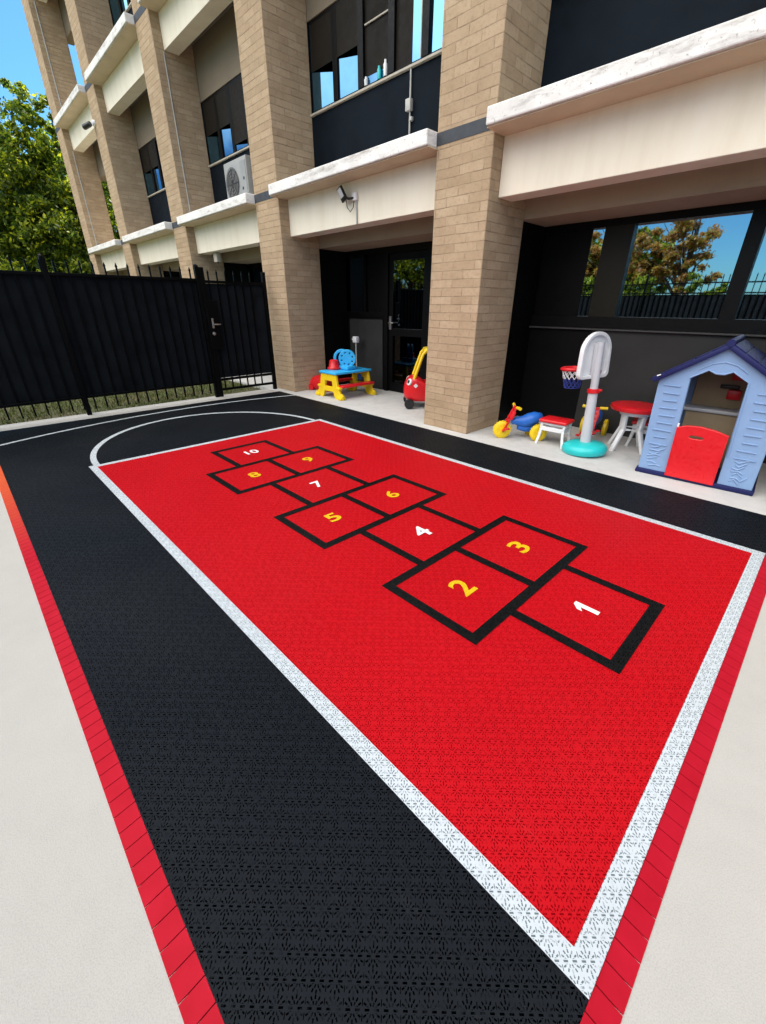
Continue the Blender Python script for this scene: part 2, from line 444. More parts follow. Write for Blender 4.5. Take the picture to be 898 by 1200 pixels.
# red bevelled ramp pieces round the court
mb = MB(); x = CX1 + .066 - .0615
g = .0015
def wedge(mb, p):           # p: 4 bottom corners (inner0, inner1, outer1, outer0)
    top = -.001; bot = -.012
    A, B, C, D = [Vector((q[0], q[1], 0)) for q in p]
    v = [mb.bm.verts.new(q) for q in (A+Vector((0,0,top)), B+Vector((0,0,top)), C+Vector((0,0,bot)), D+Vector((0,0,bot)),
                                      A+Vector((0,0,-.016)), B+Vector((0,0,-.016)), C+Vector((0,0,-.016)), D+Vector((0,0,-.016)))]
    for f in ((0,1,2,3),(7,6,5,4),(0,4,5,1),(1,5,6,2),(2,6,7,3),(3,7,4,0)): mb.bm.faces.new([v[i] for i in f])
while x > CX0:
    x0 = max(x, CX0); wedge(mb, [(x0+g,CY0-.001),(x+.0615-g,CY0-.001),(x+.0615-g,CY0-.068),(x0+g,CY0-.068)]); x -= .0615
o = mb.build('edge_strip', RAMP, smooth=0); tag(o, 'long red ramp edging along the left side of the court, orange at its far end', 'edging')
mb = MB(); y = CY0
while y < CY1:
    wedge(mb, [(CX1+.001,y+g),(CX1+.001,y+.0615-g),(CX1+.067,y+.0615-g),(CX1+.067,y+g)]); y += .0615
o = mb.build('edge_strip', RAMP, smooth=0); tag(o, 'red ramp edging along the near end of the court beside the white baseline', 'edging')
mb = MB(); wedge(mb, [(CX0,CY1+.001),(CX1,CY1+.001),(CX1,CY1+.014),(CX0,CY1+.014)])
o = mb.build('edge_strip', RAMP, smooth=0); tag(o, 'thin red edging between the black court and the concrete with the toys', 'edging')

# hopscotch
hop = thing('hopscotch', 'black outlined hopscotch of ten squares with white and yellow numbers on the red key', 'hopscotch', (2.5,1.42,0))
def off(rs): return [(a-2.5,b-1.42,c-2.5,d-1.42) for a,b,c,d in rs]
w = .030
X1n, X23n, X23f, X56n, X56f, X89n, X89f, X10f = 4.657, 4.110, 3.512, 2.895, 2.300, 1.655, 1.052, .430
yl, ym, yh, sl, sh = .795, 1.420, 2.058, 1.110, 1.738
rs = [(X1n-w,sl-w,X1n+w,sh+w)]
for a, b_ in ((X23n,X23f),(X56n,X56f),(X89n,X89f)):
    rs += [(a-w,yl-w,a+w,yh+w),(b_-w,yl-w,b_+w,yh+w),(b_-w,yl-w,a+w,yl+w),(b_-w,yh-w,a+w,yh+w),(b_-w,ym-w,a+w,ym+w)]
for a, b_ in ((X1n,X23n),(X23f,X56n),(X56f,X89n),(X89f,X10f)):
    rs += [(b_,sl-w,a,sl+w),(b_,sh-w,a,sh+w)]
rs += [(X10f-w,sl-w,X10f+w,sh+w)]
MB().sheet(off(rs), .006).build('grid_lines', PAINT_BLACK, hop, smooth=0)
def digit(txt, cx, cy, h, wd, mat, colname):
    cu = bpy.data.curves.new('number', 'FONT'); cu.body = txt; cu.size = 1; cu.offset = .022; cu.resolution_u = 6
    o = bpy.data.objects.new('number', cu); COL.objects.link(o); bpy.context.view_layer.update()
    dg = bpy.context.evaluated_depsgraph_get()
    me = bpy.data.meshes.new_from_object(o.evaluated_get(dg), depsgraph=dg)
    bpy.data.objects.remove(o); bpy.data.curves.remove(cu)
    P = np.array([v.co[:] for v in me.vertices]); lo, hi = P.min(0), P.max(0)
    for v in me.vertices:
        tx = ((v.co.x-lo[0])/(hi[0]-lo[0])-.5)*wd; ty = ((v.co.y-lo[1])/(hi[1]-lo[1])-.5)*h
        v.co = (cx-2.5-ty, cy-1.42+tx, .0065)
    me.materials.clear(); me.materials.append(mat)
    o = bpy.data.objects.new('number', me); COL.objects.link(o); o.parent = hop
    o['label'] = '%s number %s painted in its hopscotch square' % (colname, txt)
WHITE_PAINT = plain('white_line_paint', (.70,.71,.72), .6, .05, 9)
Wt, Ye = (WHITE_PAINT, 'white'), (PAINT_YELLOW, 'yellow')
one = [(-.012,-.066),(.022,-.066),(.022,.066),(-.006,.066),(-.040,.034),(-.040,.006),(-.012,.026)]
o = MB().poly([(4.397-2.5-ty, 1.427-1.42+tx, .0065) for tx, ty in one]).build('number', WHITE_PAINT, hop, 0); o['label'] = 'white number 1 painted in its hopscotch square'
for t, cx, cy, h, wd, mt in (('2',3.815,1.095,.15,.112,Ye),('3',3.812,1.744,.145,.110,Ye),('4',3.212,1.422,.145,.115,Wt),
                             ('5',2.591,1.097,.135,.110,Ye),('6',2.596,1.736,.135,.105,Ye),('7',1.966,1.404,.135,.095,Wt),('8',1.357,1.100,.135,.105,Ye),
                             ('9',1.343,1.735,.135,.105,Ye),('10',.705,1.422,.125,.145,Wt)):
    digit(t, cx, cy, h, wd, *mt)

# ------------------------------------------------------------------ the building
YF, YB, YG = 3.80, 4.55, 5.20        # pillar fronts, upper wall plane, ground-floor glazing
PX = [-14.19, -10.21, -6.19, -2.42, 1.525, 5.455, 9.385, 13.315]
PWD = .36
ST = 3.28; NF = 3; TOP = 10.25
def turned_pane(a, b, y, deg, z0, z1, mat, parent):
    L = (b-a)/math.cos(R(deg))
    M = Matrix.Translation((b,y,0)) @ Matrix.Rotation(R(deg),4,'Z')
    return MB().box((-L,-.005,z0),(0,.003,z1), 0, 1, M).build('pane', mat, parent, 0)
bld = thing('school_building', 'three storey tan block building with brick pillars, white ledges and cream panels', 'building', (0,0,0))
def P(name, mb, mat, parent=bld, smooth=0, label=None): return mb.build(name, mat, parent, smooth, label)
for i, px in enumerate(PX):
    mb = MB().box((px-PWD,YF,-.05),(px+PWD,YB,TOP-.25), .006, 1)
    pil = P('brick_pillar', mb, BRICK)
    for k in range(1, NF):
        zc = 3.06+ST*(k-1)
        P('joint_strip', MB().box((px-PWD-.003,YF-.004,zc-.055),(px+PWD+.003,YF+.02,zc+.055)), JOINT, pil)
    P('return_wall', MB().box((px-.30,YB+.002,-.04),(px+.30,YG-.02,2.36)), DARKWALL, pil)
mb = MB().box((PX[0]-.6,YF-.16,TOP-.25),(16,20,TOP)); P('roof', mb, LEDGE)
for i in range(1, len(PX)-1):
    for k in range(1, NF):
        zs = 2.485+ST*(k-1)+.60
        P('jamb_wall', MB().box((PX[i]-(.16 if i == 1 else PWD-.002),YB+.006,zs+1.022),(PX[i]+PWD-.002,YB+.24,zs+2.075)), NAVY)
for i in range(len(PX)-1):
    xl, xr = PX[i]+PWD, PX[i+1]-PWD
    open_bay = (i == 0); wl, wr = PX[i]+.001, PX[i+1]-.001
    if i == 1: wl = xl-.2
    for k in range(NF):
        z0 = 2.485+ST*k
        e = .003
        if z0 < TOP-.6:
            P('spandrel_panel', MB().box((xl+e,3.975,z0),(xr-e,4.245,z0+.505), .004, 1), PANEL)
            P('ledge_underside', MB().box((xl+e,3.665,z0+.496),(xr-e,3.972,z0+.505)), UNDER)
            P('concrete_ledge', MB().box((xl+e,3.635,z0+.507),(xr-e,YB-.003,z0+.645), .012, 2), LEDGE)
        # slab and soffit behind the beam
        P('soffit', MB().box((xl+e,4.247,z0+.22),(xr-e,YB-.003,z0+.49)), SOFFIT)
        if k == 0:
            P('lintel_wall', MB().box((wl,YB+.004,2.36),(wr,YG+.3,2.995)), TAN)
        else:
            P('lintel_wall', MB().box((wl,YB+.004,z0-.60),(wr,YB+.25,z0+.49)), WALLTAN)
        if k > 0 and not open_bay:
            zs = 2.485+ST*(k-1)+.60
            P('spandrel_wall', MB().box((wl,YB+.004,zs),(wr,YB+.25,zs+1.02)), NAVY)
            P('wall_trim', MB().box((xl,YB-.035,zs+1.023),(xr,YB+.1,zs+1.05), .004, 1), TRIM)
            # window band
            wz0, wz1 = zs+1.053, z0-.603
            n = 6; xs = [xl, xl+.595, xl+1.145, xl+1.735, xl+2.31, xl+2.89, xr]
            fr = MB()
            fr.box((xl,YB+.02,wz0),(xr,YB+.10,wz0+.035)); fr.box((xl,YB+.02,wz1-.05),(xr,YB+.10,wz1))
            for j, xx in enumerate(xs):
                hw = .055 if 0 < j < n else .04
                a, b_ = max(xl, xx-hw), min(xr, xx+hw)
                fr.box((a,YB+.012,wz0+.035),(b_,YB+.16,wz1-.05))
            win = P('window', fr, FRAME)
            for j in range(n):
                a, b_ = xs[j]+.055, xs[j+1]-.055
                hgt = (.47,.47,.10,.62,.60,.55)[j] if i in (2, 3) else .5
                zm = wz0+.035+hgt*(wz1-wz0-.085)
                wid_ = b_-a
                if j in (0, 1) or i == 2:      # panes turned inside the frame so that they reflect sky
                    turned_pane(a-.02, b_+.02, YB+(.21 if j == 0 else .15), 20 if j == 0 else 13, wz0+.03, wz1-.045, GLASS_UP, win)
                    P('dark_sheet', MB().box((a-.01,YB+.014,zm+.001),(b_+.01,YB+.022,wz1-.045)), DARKSHEET, win)  # matte dark sheet over the upper part of the pane
                else:
                    ax = a+.62*wid_ if j == 3 else a-.01
                    P('pane', MB().box((ax,YB+.05,wz0+.03),(b_+.01,YB+.06,zm)), GLASS_UP, win)
                    if j == 3: P('dark_sheet', MB().box((a-.01,YB+.052,wz0+.03),(ax-.002,YB+.062,zm)), DARKSHEET, win)
                    P('dark_sheet', MB().box((a-.01,YB+.052,zm+.001),(b_+.01,YB+.062,wz1-.045)), DARKSHEET, win)
            if i == 3 and k == 1:
                for j, zt in ((1,.62),(2,.66),(3,.86)):
                    P('rod', MB().box((xs[j]+.07,YB+.03,wz0+zt*.95),(xs[j+1]-.07,YB+.045,wz0+zt*.95+.014)), TRIM, win)
                P('rod', MB().box((xs[4]-.085,YB+.03,wz0+.05),(xs[4]-.07,YB+.045,wz0+.83)), TRIM, win)
                for xx, hh, mt in ((-.82,.09,WHITEP),(-.56,.13,TEAL),(-.44,.16,WHITEP)):
                    P('bottle', MB().lathe([(.025,0),(.028,hh*.7),(.016,hh*.85),(.016,hh)], (xx,YB+.03,wz0+.036), n=14), mt, win, 40)
    # ground floor glazing
    if i not in (3, 4):
        P('wall', MB().box((xl-.2,YG,-.03),(xr+.2,YG+.2,.6)), DARKWALL)
        fr = MB()
        nn = 3; xs = [xl-.2+(xr-xl+.4)*j/nn for j in range(nn+1)]
        fr.box((xl-.2,YG,.6),(xr+.2,YG+.12,.66)); fr.box((xl-.2,YG,2.29),(xr+.2,YG+.12,2.358))
        for xx in xs: fr.box((xx-.05,YG-.01,.66),(xx+.05,YG+.12,2.29))
        win = P('window', fr, FRAME)
        for j in range(nn): P('pane', MB().box((xs[j]+.05,YG+.05,.66),(xs[j+1]-.05,YG+.06,2.29)), GLASS_LOW, win)
# bay with the door
xl, xr = PX[3]+PWD, PX[4]-PWD
P('wall', MB().box((xl-.2,YG,-.03),(-1.06,YG+.2,1.28)), DARKWALL)
P('wall_board', MB().box((-2.03,YG-.03,.0),(-1.10,YG-.002,1.235), .004, 1), DARKGREY, label='dark grey board fixed under the window beside the door')
fr = MB().box((xl-.2,YG-.02,1.28),(-1.06,YG+.1,1.36)).box((xl-.2,YG-.02,2.27),(-1.06,YG+.1,2.358))
for xx in (xl-.2, -1.62, -1.12): fr.box((xx,YG-.015,1.36),(xx+.06,YG+.1,2.27))
win = P('window', fr, FRAME)
turned_pane(xl-.14, -1.62, YG+.12, 8, 1.36, 2.27, GLASS_MID, win)
P('pane', MB().box((-1.56,YG+.03,1.36),(-1.12,YG+.04,2.27)), FRAME, win)
fr = MB()
for a, b_ in ((-1.055,-.965),(-.06,.03)): fr.box((a,YG-.03,-.02),(b_,YG+.12,2.358))
fr.box((-.965,YG-.03,2.26),(-.06,YG+.12,2.358))
for a, b_ in ((-.96,-.86),(-.165,-.065)): fr.box((a,YG,0),(b_,YG+.07,2.255))
fr.box((-.86,YG,0),(-.165,YG+.07,.16)); fr.box((-.86,YG,.98),(-.165,YG+.07,1.10)); fr.box((-.86,YG,2.15),(-.165,YG+.07,2.255))
door = P('door', fr, FRAME)
P('pane', MB().box((-.86,YG+.03,.16),(-.165,YG+.04,.98)), GLASS_DOOR, door); turned_pane(-.87, -.155, YG+.065, 4.5, 1.09, 2.16, GLASS_MID, door)
P('handle', MB().box((-.935,YG-.025,1.08),(-.885,YG-.001,1.30), .004, 1).bar((-.91,YG-.055,1.19),(-.80,YG-.055,1.19),.018,.018,.004).bar((-.91,YG-.06,1.19),(-.91,YG-.02,1.19),.018,.018), STEEL, door, 30)
fr = MB().box((.035,YG-.01,-.02),(xr+.2,YG+.1,.12)).box((.035,YG-.01,2.27),(xr+.2,YG+.1,2.358))
for xx in (.035, .62, xr+.1): fr.box((xx,YG-.012,.12),(xx+.07,YG+.1,2.27))
win = P('window', fr, FRAME)
P('pane', MB().box((.105,YG+.03,.12),(.62,YG+.04,2.27)), GLASS_DOOR, win); P('pane', MB().box((.69,YG+.03,.12),(xr+.1,YG+.04,2.27)), GLASS_LOW, win)
# bay behind the toys
xl, xr = PX[4]+PWD, PX[5]-PWD
P('wall', MB().box((xl-.25,YG,-.03),(2.66,YG+.2,1.205)), DARKWALL); P('wall', MB().box((2.662,YG,-.03),(xr+.25,YG+.2,1.205)), DARKGREY)
P('window_ledge', MB().box((xl-.25,YG-.05,1.207),(xr+.25,YG+.2,1.228), .006, 1), plain('grey_ledge', (.045,.045,.045), .5))
fr = MB().box((xl-.25,YG-.02,1.231),(xr+.25,YG+.12,1.36)).box((xl-.25,YG-.02,2.285),(xr+.25,YG+.12,2.358))
fr.box((3.905,YG-.018,1.36),(4.04,YG+.12,2.285)).box((xl-.25,YG-.018,1.36),(xl-.10,YG+.12,2.285)).box((xr+.05,YG-.018,1.36),(xr+.25,YG+.12,2.285))
win = P('window', fr, FRAME)
P('mullion', MB().box((2.575,YG-.022,1.36),(2.885,YG+.12,2.285)), OLIVE, win)
turned_pane(2.42, 2.575, YG+.045, 4, 1.36, 2.285, GLASS_LOW, win)
P('dark_sheet', MB().box((xl-.10,YG+.02,1.36),(2.418,YG+.045,2.285)), FRAME, win)  # reflection of the shaded pillar, put in as a dark sheet
P('pane', MB().box((2.885,YG+.03,1.36),(3.905,YG+.04,2.285)), GLASS_LOW, win)
P('pane', MB().box((4.04,YG+.03,1.36),(xr+.05,YG+.04,2.285)), GLASS_LOW, win)
# the body behind the facade
P('building_body', MB().box((PX[1]-.2,YG+.42,-.05),(16,19,2.99)), TAN); P('building_body', MB().box((PX[1]-.2,YB+.255,3.0),(16,19,TOP-.26)), TAN)
# cables on pillar sides
P('cable', MB().tube([(PX[2]+PWD+.012,3.955,3.13),(PX[2]+PWD+.012,3.957,5.74)], .011, 8), GREYPIPE, smooth=40)
for za, zb in ((3.13,5.74),(6.42,9.0)): P('cable', MB().tube([(PX[0]+PWD+.012,3.95,za),(PX[0]+PWD+.012,3.95,zb)], .014, 8), GREYPIPE, smooth=40)
# conduit and switch box on the navy wall
cnd = P('conduit', MB().tube([(.065,YB-.02,3.135),(.065,YB-.02,4.10)], .011, 8), GREYPIPE, smooth=40)
P('junction_box', MB().box((.015,YB-.06,3.70),(.10,YB-.002,3.82), .006, 2), GREYPIPE, cnd, 30)
P('junction_box', MB().box((.075,YB-.045,3.60),(.115,YB-.002,3.64), .004, 1), GREYPIPE, cnd, 30)

# things on the facade
ac = thing('air_conditioner', 'white outdoor air conditioner on the ledge left of the second brick pillar', 'air conditioner', (-3.96,4.27,3.13))
MB().box((-.43,-.14,.03),(.43,.16,.72), .015, 2).build('casing', ACWHITE, ac)
MB().lathe([(.235,0),(.235,.006)], (-.13,-.141,.375), (0,-1,0), 40).build('fan_recess', ACDARK, ac)
g = MB()
for rr in (.06,.11,.16,.21,.245): g.torus((-.13,-.152,.375), (0,1,0), rr, .0035, 36, 6)
for a in range(8): g.tube([(-.13,-.152,.375),(-.13+.245*math.cos(a*.785),-.152,.375+.245*math.sin(a*.785))], .0035, 6)
g.build('fan_grille', BLACKP, ac)
MB().box((.19,-.148,.10),(.40,-.141,.66), .004, 1).build('front_panel', ACWHITE, ac)
for q in ((.24,.24),(.30,.38)): MB().box((q[0],-.153,q[1]),(q[0]+.04,-.149,q[1]+.04)).build('port', BLACKP, ac)
for q in (-.35,.28): MB().box((q,-.10,0),(q+.07,.12,.03)).build('foot', BLACKP, ac)

fl = thing('floodlight', 'small black floodlight on a grey conduit fixed to the cream panel above the door bay', 'floodlight', (-.38,3.975,2.78))
Mx = Matrix.Translation((-.16,-.12,.05)) @ Euler((R(24),R(-14),R(-12))).to_matrix().to_4x4()
MB().box((-.062,-.012,-.085),(.062,.022,.085), .008, 2, Mx).build('lamp_head', BLACKP, fl)
MB().box((-.046,-.016,-.035),(.046,-.0125,.070), 0, 1, Mx).build('lens', plain('floodlight_lens', (.55,.56,.58), .15), fl)
MB().tube([(-.16,-.09,.03),(-.09,-.06,.0),(0,-.03,.0)], .016, 8).build('bracket', BLACKP, fl)
MB().tube([(.02,-.014,.05),(.02,-.014,-.294)], .011, 8).build('conduit', GREYPIPE, fl)
MB().box((-.03,-.045,-.03),(.045,-.001,.06), .006, 2).build('junction_box', WHITEP, fl)
MB().tube([(-.12,-.08,-.01),(-.11,-.07,-.10),(-.07,-.05,-.15),(-.03,-.03,-.10),(-.01,-.03,-.03)], .006, 6).build('cable', BLACKP, fl)

cam2 = thing('security_camera', 'small white security camera on the far brick pillar', 'security camera', (-10.45,3.80,5.66))
MB().lathe([(.07,0),(.07,.03),(.05,.06)], (0,0,0), (0,-1,0), 20).build('mount', WHITEP, cam2)
MB().lathe([(.05,0),(.06,.04),(.06,.22),(.05,.24)], (-.02,-.10,-.02), (-.8,-.5,-.25), 20).build('camera_body', BLACKP, cam2)
bx = thing('wall_box', 'small white box hanging under the cream panel left of the nearer two pillars', 'box', (-5.2,4.12,2.30))
MB().box((-.08,-.05,0),(.08,.05,.185), .008, 2).build('casing', TRIM, bx)
MB().tube([(0,0,-.02),(0,0,0)], .02, 10).build('gland', BLACKP, bx)

sp = thing('standpipe', 'thin grey post with a white box on top behind the blue toy table', 'post', (-1.62,4.97,-.011))
MB().tube([(0,0,0),(0,0,.86)], .012, 8).lathe([(.05,0),(.05,.008)], (0,0,0), n=16).build('post', GREYPIPE, sp)
MB().box((-.055,-.04,.84),(.055,.04,.95), .012, 2).build('box', WHITEP, sp)
MB().tube([(-.05,0,.90),(-.10,0,.89)], .014, 8).build('nozzle', WHITEP, sp)

# ------------------------------------------------------------------ fences
def picket_mesh(L, sp, z0, zt, x0=.0, r=.010):
    mb = MB(); n = int(L/sp)
    for i in range(n):
        x = x0+sp*(i+.5)
        mb.box((x-r,-r,z0),(x+r,r,zt-.06))
        t = [mb.bm.verts.new(p) for p in ((x-r*1.5,-r*1.5,zt-.06),(x+r*1.5,-r*1.5,zt-.06),(x+r*1.5,r*1.5,zt-.06),(x-r*1.5,r*1.5,zt-.06),(x,0,zt))]
        for f in ((0,1,4),(1,2,4),(2,3,4),(3,0,4),(3,2,1,0)): mb.bm.faces.new([t[j] for j in f])
    return mb
def fence(loc, rz, L, posts, label, H=2.02, rails=(.26,1.84), cloth=(.275,1.825), cloth_y=.022):
    f = thing('picket_fence', label, 'fence', loc, (0,0,rz), None)
    for x in posts:
        p = MB().box((x-.03,-.03,-.05),(x+.03,.03,H+.01), .003, 1).build('post', FENCE, f)
        MB().lathe([(.036,0),(.036,.012),(.012,.03)], (x,0,H+.011), n=4).build('cap', FENCE, p, 0)
    for z in rails: MB().box((0,-.018,z-.018),(L,.018,z+.018), .002, 1).build('rail', FENCE, f)
    picket_mesh(L, .147, .075, H).build('pickets', FENCE, f, 0)
    mb = MB(); n = int(L/.05); prev = None
    for i in range(n+1):
        x = L*i/n; yy = cloth_y+.006*math.sin(x*42.7)+.004*math.sin(x*11+1)
        cur = [mb.bm.verts.new((x, yy+d, z)) for z in cloth for d in (0, .002)]
        if prev:
            for a, b_ in ((0,1),(1,3),(3,2),(2,0)): mb.bm.faces.new((prev[a], prev[b_], cur[b_], cur[a]))
        else: mb.bm.faces.new((cur[0],cur[1],cur[3],cur[2]))
        prev = cur
    mb.bm.faces.new((prev[0],prev[1],prev[3],prev[2]))
    mb.build('shade_cloth', CLOTH, f, 40)
    return f
FX = -2.62
# local x runs along +Y after the 90 degree turn, local +y faces the lawn (-X)
fence((FX,-5.0,-.015), R(90), 7.545, [.03, 1.55, 3.55, 5.55, 7.53], 'black spear topped steel fence lined with black shade cloth left of the court')
fence((12.0,-5.05,-.015), R(180), 14.6, [.03, 2.4, 4.8, 7.2, 9.6, 12.0, 14.57], 'tall black picket fence facing the building across the pavement, seen only in the window reflections', 2.32, (.26,1.84,2.10), (.275,1.80))
gt = thing('gate', 'black steel gate with a lever lock between the long fence and the first brick pillar', 'gate', (FX,2.565,-.015), (0,0,R(90)))
GLn = 1.16
fr = MB().box((.0,-.035,-.03),(.07,.035,2.02), .003, 1).box((GLn-.05,-.03,-.03),(GLn+.01,.03,2.0), .003, 1)
fr.box((.07,-.018,.10),(GLn-.05,.018,.14)).box((.07,-.018,.27),(GLn-.05,.018,.31)).box((.07,-.018,1.80),(GLn-.05,.018,1.84))
fr.build('gate_frame', FENCE, gt)
picket_mesh(GLn-.14, .147, .11, 2.0, .07).build('pickets', FENCE, gt, 0)
MB().box((.07,.014,.315),(GLn-.05,.017,1.795)).build('shade_cloth', CLOTH, gt, 0)
lk = MB().box((.0,-.062,.80),(.20,-.037,1.55), .004, 1).build('lock_plate', FENCE, gt)
MB().box((.055,-.075,1.13),(.085,-.063,1.28), .003, 1).bar((.07,-.10,1.19),(.19,-.10,1.19),.018,.018,.004).bar((.07,-.105,1.19),(.07,-.07,1.19),.018,.018).build('handle', STEEL, lk, 30)
MB().lathe([(.026,0),(.026,.02),(.012,.022),(.012,.05)], (.06,-.063,1.05), (0,-1,0), 20).build('lock', STEEL, lk)

# ------------------------------------------------------------------ trees
def tree(name, loc, H, trunk_r, lobes, nleaf, leaf, mat, label, seed, droop=.0, aspect=.55, open_=.0):
    rng = np.random.default_rng(seed); rnd = random.Random(seed)
    t = thing(name, label, 'tree', loc)
    mb = MB()
    hz = min(l[2] for l in lobes)
    topz = max(l[2] for l in lobes)
    mb.tube([(0,0,-.05),(.03,.02,H*.15),(-.03,.05,H*.35),(.02,0,topz*.8),(0,.03,topz)], [trunk_r*1.25,trunk_r,trunk_r*.8,trunk_r*.45,trunk_r*.15], 12)
    for (x,y,z,rx,rz_) in lobes:
        zs = max(H*.15, z*.55)
        for q in range(4):
            ex = Vector((x+rnd.uniform(-.7,.7)*rx, y+rnd.uniform(-.7,.7)*rx, z+rnd.uniform(-.5,.8)*rz_))
            mid = Vector((ex.x*.45+rnd.uniform(-.2,.2), ex.y*.45+rnd.uniform(-.2,.2), (zs+ex.z)*.5+rnd.uniform(-.1,.25)))
            mb.tube([(0,0,zs), mid, ex], [trunk_r*.36, trunk_r*.2, trunk_r*.05], 7)
    mb.build('trunk', BARK, t, 60)
    V = []
    vol = [l[3]*l[3]*l[4] for l in lobes]; tot = sum(vol)
    for (x,y,z,rx,rz_), vv in zip(lobes, vol):
        nn = int(nleaf*vv/tot); nc = max(10, nn//130)
        d = rng.normal(size=(nc,3)); d /= np.linalg.norm(d,axis=1)[:,None]
        rad = (.35+.68*rng.random(nc)**.6)*(1+.22*np.sin(d[:,0]*5+seed)*np.cos(d[:,1]*4)+.18*rng.normal(size=nc))
        c = d*rad[:,None]*np.array([rx,rx,rz_])
        cr = (.12+.18*rng.random(nc))*rx*.72
        idx = rng.integers(0,nc,nn)
        off_ = rng.normal(size=(nn,3))*cr[idx][:,None]*np.array([.6,.6,.38])
        p = c[idx]+off_+np.array([x,y,z])
        V.append(p)
    p = np.concatenate(V); n = len(p)
    p[:,2] = np.maximum(p[:,2], .15)
    a = rng.normal(size=(n,3)); a /= np.linalg.norm(a,axis=1)[:,None]
    bq = np.cross(a, rng.normal(size=(n,3))); bq /= np.linalg.norm(bq,axis=1)[:,None]
    bq[:,2] *= .7
    s = leaf*(.6+.8*rng.random(n))[:,None]
    q = np.stack([p-a*s, p+bq*s*aspect, p+a*s, p-bq*s*aspect], 1)
    me = bpy.data.meshes.new('crown'); me.from_pydata(q.reshape(-1,3).tolist(), [], np.arange(n*4).reshape(-1,4).tolist())
    me.materials.append(mat)
    o = bpy.data.objects.new('crown', me); COL.objects.link(o); o.parent = t
    return t
tree('leafy_tree', (-20.5,4.0,-.06), 9.6, .26, [(.6,.6,7.6,1.3,1.5),(-.2,-.3,6.2,2.0,1.6),(.9,1.2,4.9,2.2,1.5),(.3,-1.7,4.6,2.2,1.7),(.8,.2,3.0,2.5,1.5),(1.4,-1.2,1.8,2.3,1.2)], 110000, .085, LEAF_G,
     'tall sunlit green tree rising behind the fence at the end of the building', 5)
tree('leafy_tree', (-24,8.8,-.06), 8.6, .24, [(0,0,6.4,2.2,1.9),(.8,-1.3,4.4,2.2,1.6),(-1,1.2,4.2,2.4,1.8),(.5,0,2.2,2.6,1.4)], 40000, .10, LEAF_G,
     'green tree seen through the open end bay of the building', 11)
tree('leafy_tree', (-27,.6,-.06), 8.2, .26, [(0,.3,6.1,2.1,1.8),(.7,1.4,4.6,2.2,1.6),(.2,-1.3,4.2,2.4,1.8),(.5,0,2.2,2.8,1.5)], 40000, .10, LEAF_D,
     'darker green tree partly cut off by the left edge of the photo behind the fence', 17)
for j, (bx_, by_) in enumerate(((-14.5,2.0),(-15.2,-.4))):
    tree('shrub', (bx_,by_,-.06), 2.6, .06, [(0,0,1.2,1.2,1.0),(.3,.8,1.0,1.0,.8),(-.2,-.8,1.1,1.0,.85)], 9000, .075, LEAF_D,
         ['dark green shrub behind the fence in front of the tall tree', 'dark green shrub behind the fence at the left edge of the photo'][j], 23+j)
# trees across the pavement, seen in the window glass
tree('autumn_tree', (-.1,-9.4,-.06), 5.2, .14, [(.0,0,3.6,1.15,1.1),(-1.2,.4,3.1,1.1,.9),(-.6,-.3,4.5,.9,.7),(.4,.5,2.5,.8,.6),(-1.6,0,4.0,.9,.8)], 9500, .075, LEAF_A,
     'brown leaved autumn tree beyond the tall fence, reflected in the ground floor window', 31)
tree('leafy_tree', (-2.4,-10.6,-.06), 5.6, .16, [(0,0,3.6,1.6,1.3),(.8,.3,2.6,1.3,.9),(-.9,0,2.8,1.4,1.0)], 11000, .09, LEAF_G,
     'green tree beyond the tall fence beside the autumn tree, reflected in the glass', 37)
tree('leafy_tree', (-15,-9.5,-.06), 6.2, .18, [(0,0,4.2,2.0,1.5),(1.5,.3,3.0,1.7,1.2),(-1.6,0,3.0,1.9,1.4)], 14000, .10, LEAF_G,
     'broad green tree reflected in the glass door', 41)
tree('leafy_tree', (-10.2,-9.4,-.06), 6.2, .18, [(0,0,4.2,2.0,1.5),(1.5,.3,3.0,1.7,1.2),(-1.6,0,3.0,1.9,1.4)], 14000, .10, LEAF_G,
     'broad green tree reflected in the window left of the door', 43)

for j, (bx_, by_, hh) in enumerate(((-1.9,-6.6,2.5),(-.2,-6.4,2.75),(1.3,-6.7,2.45))):
    tree('hedge_shrub', (bx_,by_,-.06), hh, .05, [(0,0,hh*.45,.85,hh*.42),(.5,.1,hh*.6,.6,hh*.32),(-.5,0,hh*.62,.6,hh*.34)], 5000, .06, LEAF_G,
         ['yellow green shrub beyond the tall fence, left of the autumn tree trunk in the reflection', 'tallest of the shrubs beyond the tall fence, in front of the autumn tree', 'yellow green shrub beyond the tall fence, right of the autumn tree'][j], 51+j)

# ------------------------------------------------------------------ toys
GZ = -.011
# basketball hoop
hp = thing('basketball_hoop', 'toddler basketball hoop with teal base, grey pole and red rim', 'basketball hoop', (3.245,4.16,GZ), (0,R(-3.5),0))
MB().lathe([(.17,.0),(.222,.012),(.236,.045),(.228,.085),(.19,.112),(.11,.128),(.075,.13)], n=48).build('base', TEAL, hp, 50)
MB().lathe([(.056,.12),(.054,.3),(.047,.66)], n=28).build('pole', GREYP, hp, 50)
MB().lathe([(.040,.66),(.040,.86),(.038,1.16)], n=28).build('upper_pole', GREYP, hp, 50)
MB().lathe([(.055,.655),(.062,.66),(.062,.695),(.055,.70)], n=28).tube([(.05,0,.678),(.085,.0,.69)], .012, 8).build('collar', RED, hp, 50)
Mb = Matrix.Rotation(math.atan2(.30,-.93), 4, 'Z') @ Matrix.Translation((.06,0,1.03)) @ Matrix(((0,0,1,0),(1,0,0,0),(0,1,0,0),(0,0,0,1)))
